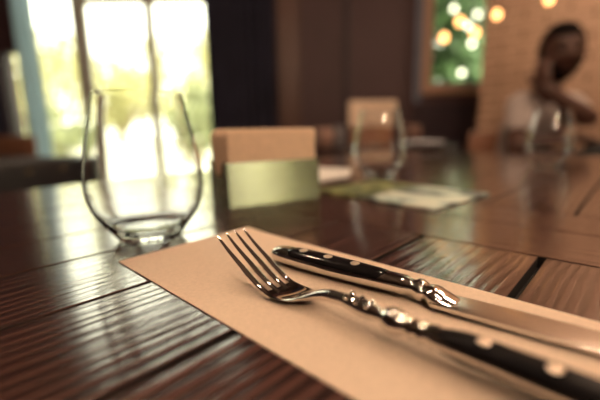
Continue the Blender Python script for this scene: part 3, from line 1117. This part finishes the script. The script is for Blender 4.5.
def skin_mesh(verts, edges, radii, root=0, levels=2):
    """tapered rounded limbs along the skeleton's edges; remesh() then fuses them into one skin"""
    out = bmesh.new()
    for i, j in edges:
        A, B = Vector(verts[i]), Vector(verts[j])
        ra = radii[i] if isinstance(radii[i], tuple) else (radii[i],) * 2
        rb = radii[j] if isinstance(radii[j], tuple) else (radii[j],) * 2
        d = (B - A).normalized()
        u = Vector((1, 0, 0)) - d * d.x
        if u.length < 0.3: u = Vector((0, 0, 1)) - d * d.z
        u.normalize()
        w = d.cross(u)
        secs = []

        def ring(c, r0, r1):
            secs.append([c + u * math.cos(2 * PI * k / 20) * r0 + w * math.sin(2 * PI * k / 20) * r1 for k in range(20)])
        for t in (80, 60, 40, 20):
            t = math.radians(t)
            ring(A - d * math.sin(t) * min(ra), ra[0] * math.cos(t), ra[1] * math.cos(t))
        for q in range(7):
            t = q / 6
            e = t * t * (3 - 2 * t)
            ring(A + (B - A) * t, ra[0] + (rb[0] - ra[0]) * e, ra[1] + (rb[1] - ra[1]) * e)
        for t in (20, 40, 60, 80):
            t = math.radians(t)
            ring(B + d * math.sin(t) * min(rb), rb[0] * math.cos(t), rb[1] * math.cos(t))
        loft(out, secs)
    bmesh.ops.recalc_face_normals(out, faces=out.faces)
    return out


def remesh(b, voxel, smooth=4):
    bmesh.ops.recalc_face_normals(b, faces=b.faces)
    me = bpy.data.meshes.new('rm'); b.to_mesh(me); b.free()
    o = bpy.data.objects.new('rm', me); COL.objects.link(o)
    md = o.modifiers.new('r', 'REMESH'); md.mode = 'VOXEL'; md.voxel_size = voxel; md.use_smooth_shade = True
    sm = o.modifiers.new('sm', 'SMOOTH'); sm.factor = 0.5; sm.iterations = smooth
    dg = bpy.context.evaluated_depsgraph_get()
    m2 = bpy.data.meshes.new_from_object(o.evaluated_get(dg))
    r = bmesh.new(); r.from_mesh(m2)
    bpy.data.objects.remove(o); bpy.data.meshes.remove(me); bpy.data.meshes.remove(m2)
    return r


J = dict(pelvis=(1.20, 2.02, 0.53), spine=(1.20, 1.99, 0.68), chest=(1.19, 1.92, 0.83), neck0=(1.184, 1.86, 0.955), neck1=(1.182, 1.81, 1.03), headc=(1.178, 1.78, 1.10),
         shL=(1.075, 1.83, 0.920), elL=(0.985, 1.70, 0.735), wrL=(1.13, 1.60, 0.770),
         shR=(1.30, 1.84, 0.918), elR=(1.215, 1.595, 0.862), wrR=(1.060, 1.640, 0.985),
         hipL=(1.11, 2.00, 0.52), knL=(1.08, 1.58, 0.52), anL=(1.08, 1.52, 0.09), toL=(1.06, 1.38, 0.04),
         hipR=(1.29, 2.00, 0.53), knR=(1.25, 1.53, 0.69), anR=(1.00, 1.46, 0.60), toR=(0.93, 1.39, 0.63))
names = list(J)
ix = {n: i for i, n in enumerate(names)}
V = [J[n] for n in names]
Ed = [('pelvis', 'spine'), ('spine', 'chest'), ('chest', 'neck0'), ('neck0', 'neck1'), ('neck1', 'headc'), ('chest', 'shL'), ('shL', 'elL'), ('elL', 'wrL'), ('chest', 'shR'), ('shR', 'elR'), ('elR', 'wrR'),
      ('pelvis', 'hipL'), ('hipL', 'knL'), ('knL', 'anL'), ('anL', 'toL'), ('pelvis', 'hipR'), ('hipR', 'knR'), ('knR', 'anR'), ('anR', 'toR')]
R = dict(pelvis=(0.125, 0.10), spine=(0.12, 0.095), chest=(0.13, 0.10), neck0=(0.062, 0.06), neck1=(0.052, 0.052), headc=(0.06, 0.06), shL=0.058, elL=0.040, wrL=0.027, shR=0.058, elR=0.040, wrR=0.027,
         hipL=0.085, knL=0.058, anL=0.036, toL=0.03, hipR=0.085, knR=0.058, anR=0.036, toR=0.03)
body = skin_mesh(V, [(ix[a], ix[b]) for a, b in Ed], [R[n] for n in names])

# head: deformed ellipsoid with brow, nose, chin, cheeks and ears; it faces -y, turned a little to the left
HC = Vector((1.178, 1.745, 1.150))
HR = Matrix.Translation(HC) @ Matrix.Rotation(math.radians(-14), 4, 'Z') @ Matrix.Rotation(math.radians(-4), 4, 'Y') @ Matrix.Scale(1.07, 4) @ Matrix.Rotation(math.radians(4), 4, 'X')
hd = bmesh.new()
bmesh.ops.create_icosphere(hd, subdivisions=5, radius=1.0)


def head_shape(c):
    x, y, z = c
    fx, fy, fz = 0.074, 0.093, 0.112
    if z < 0:
        k = 1 - 0.26 * (-z) ** 1.6
        fx *= k; fy *= (1 - 0.10 * (-z))
    p = Vector((x * fx, y * fy, z * fz))
    front = max(0.0, -y)

    def bump(cx, cz, sx, sz, amt):
        return amt * math.exp(-((p.x - cx) / sx) ** 2 - ((p.z - cz) / sz) ** 2) * (front > 0.15)
    d = 0
    d += bump(0, -0.014, 0.013, 0.020, 0.017) + bump(0, -0.024, 0.018, 0.009, 0.010)      # nose
    d += bump(0, 0.026, 0.045, 0.010, 0.006)                                                # brow
    d -= bump(-0.030, 0.008, 0.014, 0.010, 0.009) + bump(0.030, 0.008, 0.014, 0.010, 0.009)  # eye sockets
    d += bump(0, -0.052, 0.022, 0.006, 0.006) + bump(0, -0.063, 0.020, 0.006, 0.005)         # lips
    d += bump(0, -0.090, 0.024, 0.014, 0.010)                                               # chin
    d += bump(-0.042, -0.018, 0.018, 0.016, 0.004) + bump(0.042, -0.018, 0.018, 0.016, 0.004)
    p.y -= d
    return p


for v in hd.verts: v.co = head_shape(v.co.normalized())
for s in (-1, 1):
    e = bmesh.new(); bmesh.ops.create_uvsphere(e, u_segments=16, v_segments=10, radius=1.0)
    for v in e.verts: v.co = Vector((v.co.x * 0.009 + s * 0.076, v.co.y * 0.018 + 0.012, v.co.z * 0.031 - 0.006))
    merge(hd, e)
hd.transform(HR)
merge(body, hd)


def hand(wrist, direction, palm_normal, curl, scale=1.0, thumb_side=1):
    """palm with four unequal bent fingers and a thumb, as skinned chains"""
    d = Vector(direction).normalized()
    nrm = Vector(palm_normal); nrm = (nrm - d * nrm.dot(d)).normalized()
    side = d.cross(nrm).normalized() * thumb_side
    w = Vector(wrist)
    out = bmesh.new()
    pm_ = bmesh.new(); bmesh.ops.create_uvsphere(pm_, u_segments=18, v_segments=12, radius=1.0)
    Mx = Matrix((side, d, nrm)).transposed().to_4x4()
    for v in pm_.verts:
        v.co = Vector((v.co.x * 0.041, v.co.y * 0.052, v.co.z * 0.016)) * scale
    pm_.transform(Matrix.Translation(w + d * 0.05 * scale) @ Mx)
    merge(out, pm_)
    for k, (off, ln) in enumerate(((0.030, 0.072), (0.010, 0.080), (-0.010, 0.075), (-0.029, 0.058))):
        p = w + d * 0.075 * scale + side * off * scale
        pts = [p]
        ang = 0.15
        dirn = d.copy()
        for q in (0.45, 0.32, 0.23):
            ang += curl * (1.0 + 0.12 * k)
            dirn = (d * math.cos(ang) + nrm * math.sin(ang)).normalized()
            p = p + dirn * ln * q * scale
            pts.append(p)
        tube(out, pts, [0.0098 * scale, 0.0092 * scale, 0.0084 * scale, 0.0068 * scale], 10)
        b = bmesh.new(); bmesh.ops.create_uvsphere(b, u_segments=10, v_segments=6, radius=0.0068 * scale); b.transform(Matrix.Translation(pts[-1])); merge(out, b)
    p0 = w + d * 0.028 * scale + side * 0.030 * scale
    p1 = p0 + (side * 0.75 + d * 0.6).normalized() * 0.036 * scale
    p2 = p1 + (side * 0.35 + d * 0.9 + nrm * 0.2).normalized() * 0.030 * scale
    p3 = p2 + (d + nrm * 0.35).normalized() * 0.022 * scale
    tube(out, [p0, p1, p2, p3], [0.014 * scale, 0.011 * scale, 0.0100 * scale, 0.0075 * scale], 10)
    return out


merge(body, hand((1.052, 1.646, 0.995), (-0.02, 0.30, 0.95), (0.9, 0.35, 0.1), 0.22, 1.0, 1))
merge(body, hand((1.13, 1.60, 0.772), (0.95, -0.1, 0.05), (0.0, 0.0, -1), 0.30, 1.0, -1))
body = remesh(body, 0.006, 3)
wobj('body', body, M['skin'], person)

# clothes
def lerp(a, b, t): return tuple(x + (y - x) * t for x, y in zip(a, b))


sv = ['spine', 'chest', 'neck0', 'shL', 'shR']
tv = [(1.20, 2.03, 0.49), J['spine'], J['chest'], (1.186, 1.875, 0.935), J['shL'], lerp(J['shL'], J['elL'], 0.5), J['shR'], lerp(J['shR'], J['elR'], 0.42)]
te = [(0, 1), (1, 2), (2, 3), (2, 4), (4, 5), (2, 6), (6, 7)]
tr_ = [(0.148, 0.118), (0.142, 0.113), (0.150, 0.117), (0.072, 0.070), 0.074, 0.062, 0.074, 0.062]
shirt = remesh(skin_mesh(tv, te, tr_), 0.008, 3)
wobj('shirt', shirt, M['shirt'], person)


tv = [(1.20, 2.02, 0.54), J['hipL'], J['knL'], lerp(J['knL'], J['anL'], 0.92), J['hipR'], J['knR'], lerp(J['knR'], J['anR'], 0.90)]
te = [(0, 1), (1, 2), (2, 3), (0, 4), (4, 5), (5, 6)]
tro = remesh(skin_mesh(tv, te, [(0.140, 0.115), 0.098, 0.072, 0.056, 0.098, 0.074, 0.056]), 0.008, 3)
wobj('trousers', tro, M['trousers'], person)
for a, t in (('anL', 'toL'), ('anR', 'toR')):
    A = Vector(J[a]); B = Vector(J[t])
    b = skin_mesh([A + (A - B) * 0.25 + Vector((0, 0, -0.012)), lerp(A, B, 0.4), B], [(0, 1), (1, 2)], [0.044, 0.05, 0.036], 1)
    wobj('shoe', b, M['shoe'], person)
# hair cap, beard, eyes, lips
hb = bmesh.new(); bmesh.ops.create_icosphere(hb, subdivisions=5, radius=1.0)
kill = []
for v in hb.verts:
    c_ = v.co.normalized()
    base = head_shape(c_)
    hairline = 0.50 if c_.y < -0.45 else (0.50 - (c_.y + 0.45) * 1.05)
    if c_.z < max(hairline, -0.42): kill.append(v)
    n_ = 0.002 * noise.noise(c_ * 14)
    v.co = base + Vector((c_.x, c_.y, c_.z)) * (0.010 + n_)
bmesh.ops.delete(hb, geom=kill, context='VERTS')
bmesh.ops.solidify(hb, geom=list(hb.faces), thickness=0.007)
hb.transform(HR)
wobj('hair', hb, M['hair'], person)
bb = bmesh.new(); bmesh.ops.create_icosphere(bb, subdivisions=5, radius=1.0)
kill = []
for v in bb.verts:
    c_ = v.co.normalized()
    base = head_shape(c_)
    ok = c_.y < 0.22 and base.z < -0.030 - 0.25 * (0.0 if abs(base.x) > 0.045 else 0.05) and base.z > -0.118
    mouth = abs(base.x) < 0.024 and -0.070 < base.z < -0.049 and c_.y < -0.4
    upper = base.z > -0.040 and abs(base.x) < 0.040
    side = base.z > -0.03 and abs(base.x) > 0.06
    if side and c_.y > -0.3 and base.z < 0.02: ok = True
    if not ok or mouth or upper: kill.append(v)
    v.co = base + c_ * (0.007 + 0.0015 * noise.noise(c_ * 18))
bmesh.ops.delete(bb, geom=kill, context='VERTS')
bmesh.ops.solidify(bb, geom=list(bb.faces), thickness=0.006)
bb.transform(HR)
wobj('beard', bb, M['hair'], person)
for s in (-1, 1):
    e = bmesh.new(); bmesh.ops.create_uvsphere(e, u_segments=16, v_segments=10, radius=0.0115)
    e.transform(HR @ Matrix.Translation((s * 0.030, -0.076, 0.008)))
    wobj('eye', e, M['eye'], person)
    e = bmesh.new(); box(e, s * 0.030 - 0.017, s * 0.030 + 0.017, -0.092, -0.080, 0.026, 0.033, 0.003)
    e.transform(HR)
    wobj('eyebrow', e, M['hair'], person)

# the chair under the person
pc = thing('dining_chair', 'brown wooden chair under the seated person', 'chair', (1.20, 2.02, 0))
bm = bmesh.new(); box(bm, -0.21, 0.21, -0.24, 0.2, 0.35, 0.39, 0.012); obj('seat', bm, M['brown_wood'], pc)
bm = bmesh.new(); box(bm, -0.19, 0.19, 0.19, 0.22, 0.48, 0.80, 0.01); obj('backrest', bm, M['brown_wood'], pc)
for x in (-0.18, 0.18):
    bm = bmesh.new(); box(bm, x - 0.015, x + 0.015, 0.185, 0.215, 0.0, 0.76, 0.003); obj('leg', bm, M['brown_wood'], pc)
    bm = bmesh.new(); box(bm, x - 0.015, x + 0.015, -0.22, -0.19, 0.0, 0.36, 0.003); obj('leg', bm, M['brown_wood'], pc)


# ------------------------------------------------------------------ bulbs
def bulb(x, y, z, r, mat, label, group, top, name='pendant_bulb'):
    t = thing(name, label, 'lamp', (x, y, z), 0, group)
    b = bmesh.new()
    lathe(b, [(0, -r), (r * 0.5, -r * 0.87), (r * 0.87, -r * 0.5), (r, 0), (r * 0.9, r * 0.45), (r * 0.6, r * 0.95), (r * 0.45, r * 1.25), (0, r * 1.25)], 20)
    obj('bulb', b, mat, t)
    b = bmesh.new(); lathe(b, [(0, r * 1.2), (r * 0.5, r * 1.2), (r * 0.52, r * 2.0), (r * 0.2, r * 2.3), (0, r * 2.3)], 16); obj('socket', b, M['black_metal'], t)
    b = bmesh.new(); tube(b, [(0, 0, r * 2.2), (0, 0, top - z)], 0.002, 6); obj('cord', b, M['black_metal'], t)
    return t


def at_px(px, py, Y):
    u = (px - 300) / F; v = (200 - py) / F
    cr, sr = math.cos(ROLL), math.sin(ROLL)
    u, v = cr * u - sr * v, sr * u + cr * v
    c_, s_ = math.cos(PITCH), math.sin(PITCH)
    d = Vector((u, c_ + v * s_, -s_ + v * c_))
    t = Y / d.y
    return Vector((0, 0, CAMZ)) + d * t


for px, py, lab in ((444, 38, 'small amber bulb hanging in front of the small window, lowest of the amber ones'), (460, 22, 'small amber bulb hanging in front of the small window, next to a pale glint bulb'),
                    (497, 15, 'small amber bulb hanging in front of the tiled wall, beside the small window'), (549, 0, 'small amber bulb hanging above the seated person at the top edge'),
                    (475, 33, 'small amber bulb at the right edge of the small window')):
    p = at_px(px, py, 2.1)
    bulb(p.x, p.y, p.z, 0.020, M['bulb_string'], lab, 'amber bulbs on cords', RH)
for px, py, lab in ((454, 9, 'pale bulb added as a glint outside the small window, near its upper left'), (468, 26, 'pale bulb added as a glint outside the small window, right of the amber bulb'), (462, 73, 'pale bulb added as a glint outside the small window, just above its sill'),
                    (477, 15, 'pale bulb added as a glint outside the small window, at its upper right'), (472, 44, 'pale bulb added as a glint outside the small window, at half its height')):
    p = at_px(px, py, 4.3)
    bulb(p.x, p.y, p.z, 0.025, M['bulb_glint'], lab, 'pale bulbs added as glints outside the small window', 2.62)
# a beam outside carries the cords of the pale glint bulbs
bm = bmesh.new(); box(bm, 1.2, 2.9, 4.25, 4.35, 2.60, 2.70); struct('trim_6', bm, M['leg_wood'])
bm = bmesh.new(); box(bm, 2.8, 2.9, 4.25, 4.35, -0.02, 2.60); box(bm, 1.2, 1.28, 4.25, 4.35, -0.02, 2.60); struct('trim_7', bm, M['leg_wood'])
for i, (x, y, z) in enumerate(((-0.50, 0.95, 2.0), (0.25, 0.95, 2.0), (0.85, 0.45, 2.0), (0.12, -0.45, 1.85), (0.55, -0.25, 2.0), (1.3, 1.3, 2.05), (1.75, 1.55, 2.0), (0.35, -0.75, 1.5))):  # last bulb is added, unseen behind the camera, to brighten the napkins
    bulb(x, y, z, 0.03, M['bulb_table'], 'bare warm pendant bulb hanging over the tables, above the view; rearmost one added as fill', 'pendant bulbs over the tables', RH)

# ------------------------------------------------------------------ outdoors
bm = bmesh.new(); box(bm, -80, 40, RY1 + 0.16, 120, -0.12, -0.02); struct('ground_outside', bm, M['paving'])
bm = bmesh.new(); box(bm, RX1 + 0.15, 40, -40, RY1 + 0.16, -0.12, -0.02); struct('ground_side', bm, M['paving'])


def tree(name, label, x, y, trunk_h, crown_r, n, mat, seed, leaf=0.16, group='trees outside the windows', flat=1.0):
    rnd = random.Random(seed)
    t = thing(name, label, 'tree' if 'tree' in name else 'shrub', (x, y, -0.02), 0, group)
    b = bmesh.new()
    tube(b, [(0, 0, 0), (0.03, 0.02, trunk_h * 0.6), (0.0, 0.05, trunk_h + crown_r * 0.4)], [0.11 * crown_r, 0.08 * crown_r, 0.04 * crown_r], 10)
    for k in range(5):
        a = rnd.uniform(0, 2 * PI)
        tube(b, [(0, 0.02, trunk_h * 0.8), (math.cos(a) * crown_r * 0.5, math.sin(a) * crown_r * 0.5, trunk_h + crown_r * 0.5)], [0.05 * crown_r, 0.02 * crown_r], 6)
    obj('trunk', b, M['bark'], t)
    verts, faces = [], []
    clumps = []
    for k in range(26):
        d = Vector((rnd.gauss(0, 1), rnd.gauss(0, 1), rnd.gauss(0, 1))).normalized() * crown_r * rnd.uniform(0.35, 0.85)
        clumps.append((Vector((d.x, d.y, trunk_h + crown_r * 0.75 + d.z * flat)), crown_r * rnd.uniform(0.22, 0.42)))
    for k in range(n):
        c_, r_ = rnd.choice(clumps)
        p = c_ + Vector((rnd.gauss(0, 1), rnd.gauss(0, 1), rnd.gauss(0, 1))).normalized() * r_ * rnd.uniform(0.5, 1.0)
        u = Vector((rnd.gauss(0, 1), rnd.gauss(0, 1), rnd.gauss(0, 1))).normalized()
        w = u.orthogonal().normalized()
        s = leaf * rnd.uniform(0.6, 1.2)
        i0 = len(verts)
        verts += [p - u * s * 0.5, p + w * s * 0.28, p + u * s * 0.5, p - w * s * 0.28]
        faces.append((i0, i0 + 1, i0 + 2, i0 + 3))
    me = bpy.data.meshes.new('foliage')
    me.from_pydata([tuple(v) for v in verts], [], faces)
    me.materials.append(mat)
    o = bpy.data.objects.new('foliage', me)
    COL.objects.link(o)
    o.parent = t
    return t


tree('tree', 'tall pale sunlit tree outside the large window, behind its left pane', -10.6, 14.5, 0.8, 3.1, 6500, M['leaf'], 1, 0.22)
tree('tree', 'tall pale sunlit tree outside the large window, behind its middle and right panes', -4.9, 19.5, 0.8, 3.4, 6500, M['leaf'], 2, 0.24)
tree('tree', 'tall pale tree far outside the large window, seen through its middle pane', -14.6, 31.0, 1.0, 4.2, 7000, M['leaf'], 8, 0.36)
tree('shrub', 'soft green bush outside the large window, behind its right pane', -2.75, 10.5, 0.2, 1.15, 2600, M['leaf_b'], 3)
tree('shrub', 'soft green bush outside the large window, behind its left pane', -7.3, 11.5, 0.1, 0.95, 1500, M['leaf_b'], 6)
tree('tree', 'green leafy tree outside the small window', 3.0, 7.6, 0.15, 2.1, 11000, M['leaf_c'], 4, 0.24)
tree('tree', 'green tree outside the side window behind the viewer', 6.6, -3.7, 0.2, 1.5, 5000, M['leaf'], 5, 0.14)

car = thing('car', 'dark teal car parked far outside the large window', 'car', (-14.4, 24.0, -0.02), math.radians(118))
b = bmesh.new()
prof = [(-2.0, 0.28), (-2.05, 0.62), (-1.9, 0.84), (-1.1, 0.92), (1.2, 0.92), (1.95, 0.82), (2.08, 0.6), (2.0, 0.28)]
secs = []
for y in (-0.85, -0.80, 0.80, 0.85):
    k = 0.985 if abs(y) > 0.82 else 1
    secs.append([(x * k, y, 0.28 + (z - 0.28) * k) for x, z in prof])
loft(b, secs); bmesh.ops.bevel(b, geom=list(b.edges), offset=0.03, segments=2, affect='EDGES')
obj('body', b, M['car_paint'], car)
b = bmesh.new()
loft(b, [[(-1.2, y * 0.92, 0.9), (1.05, y * 0.92, 0.9), (0.45, y * 0.78, 1.38), (-0.75, y * 0.78, 1.38)] for y in (-0.85, 0.85)])
obj('cabin_window', b, M['car_glass'], car, smooth=False)
b = bmesh.new(); box(b, -0.78, 0.48, -0.68, 0.68, 1.365, 1.42, 0.02); obj('roof', b, M['car_paint'], car)
for x in (-1.25, 1.25):
    for y in (-0.8, 0.8):
        b = bmesh.new(); lathe(b, [(0, -0.1), (0.22, -0.1), (0.31, -0.08), (0.31, 0.08), (0.22, 0.1), (0, 0.1)], 28, Matrix.Translation((x, y, 0.31)) @ Matrix.Rotation(PI / 2, 4, 'X')); w_ = obj('wheel', b, M['rubber'], car)
        b = bmesh.new(); lathe(b, [(0, -0.12), (0.17, -0.115), (0.19, -0.10), (0.19, 0.10), (0.17, 0.115), (0, 0.12)], 20, Matrix.Translation((x, y, 0.31)) @ Matrix.Rotation(PI / 2, 4, 'X')); obj('hub', b, M['chrome'], w_)

# ------------------------------------------------------------------ light
w = bpy.data.worlds.new('sky')
SC.world = w
w.use_nodes = True
bg = w.node_tree.nodes['Background']
bg.inputs['Color'].default_value = (1.0, 0.965, 0.76, 1)
bg.inputs['Strength'].default_value = 5.6
sd = bpy.data.lights.new('sun', 'SUN')
sd.energy = 5.0; sd.color = (1.0, 0.93, 0.72); sd.angle = math.radians(2)
so = bpy.data.objects.new('sun', sd); COL.objects.link(so)
so.rotation_euler = Vector((-0.25, 0.75, -0.75)).to_track_quat('-Z', 'Y').to_euler()


def portal(x, y, z, sx, sz, direction):
    d = bpy.data.lights.new('window_portal', 'AREA')
    d.shape = 'RECTANGLE'; d.size = sx; d.size_y = sz
    d.cycles.is_portal = True
    o = bpy.data.objects.new('window_portal', d); COL.objects.link(o)
    o.location = (x, y, z)
    o.rotation_euler = Vector(direction).to_track_quat('-Z', 'Z').to_euler()


portal((W1[0] + W1[1]) / 2, RY1 + 0.14, 1.3, W1[1] - W1[0], 2.6, (0, -1, 0))
portal((W2[0] + W2[1]) / 2, RY1 + 0.14, 1.45, W2[1] - W2[0], 1.3, (0, -1, 0))
portal(RX1 + 0.13, (wy0 + wy1) / 2, (wz0 + wz1) / 2, wy1 - wy0, wz1 - wz0, (-1, 0, 0))
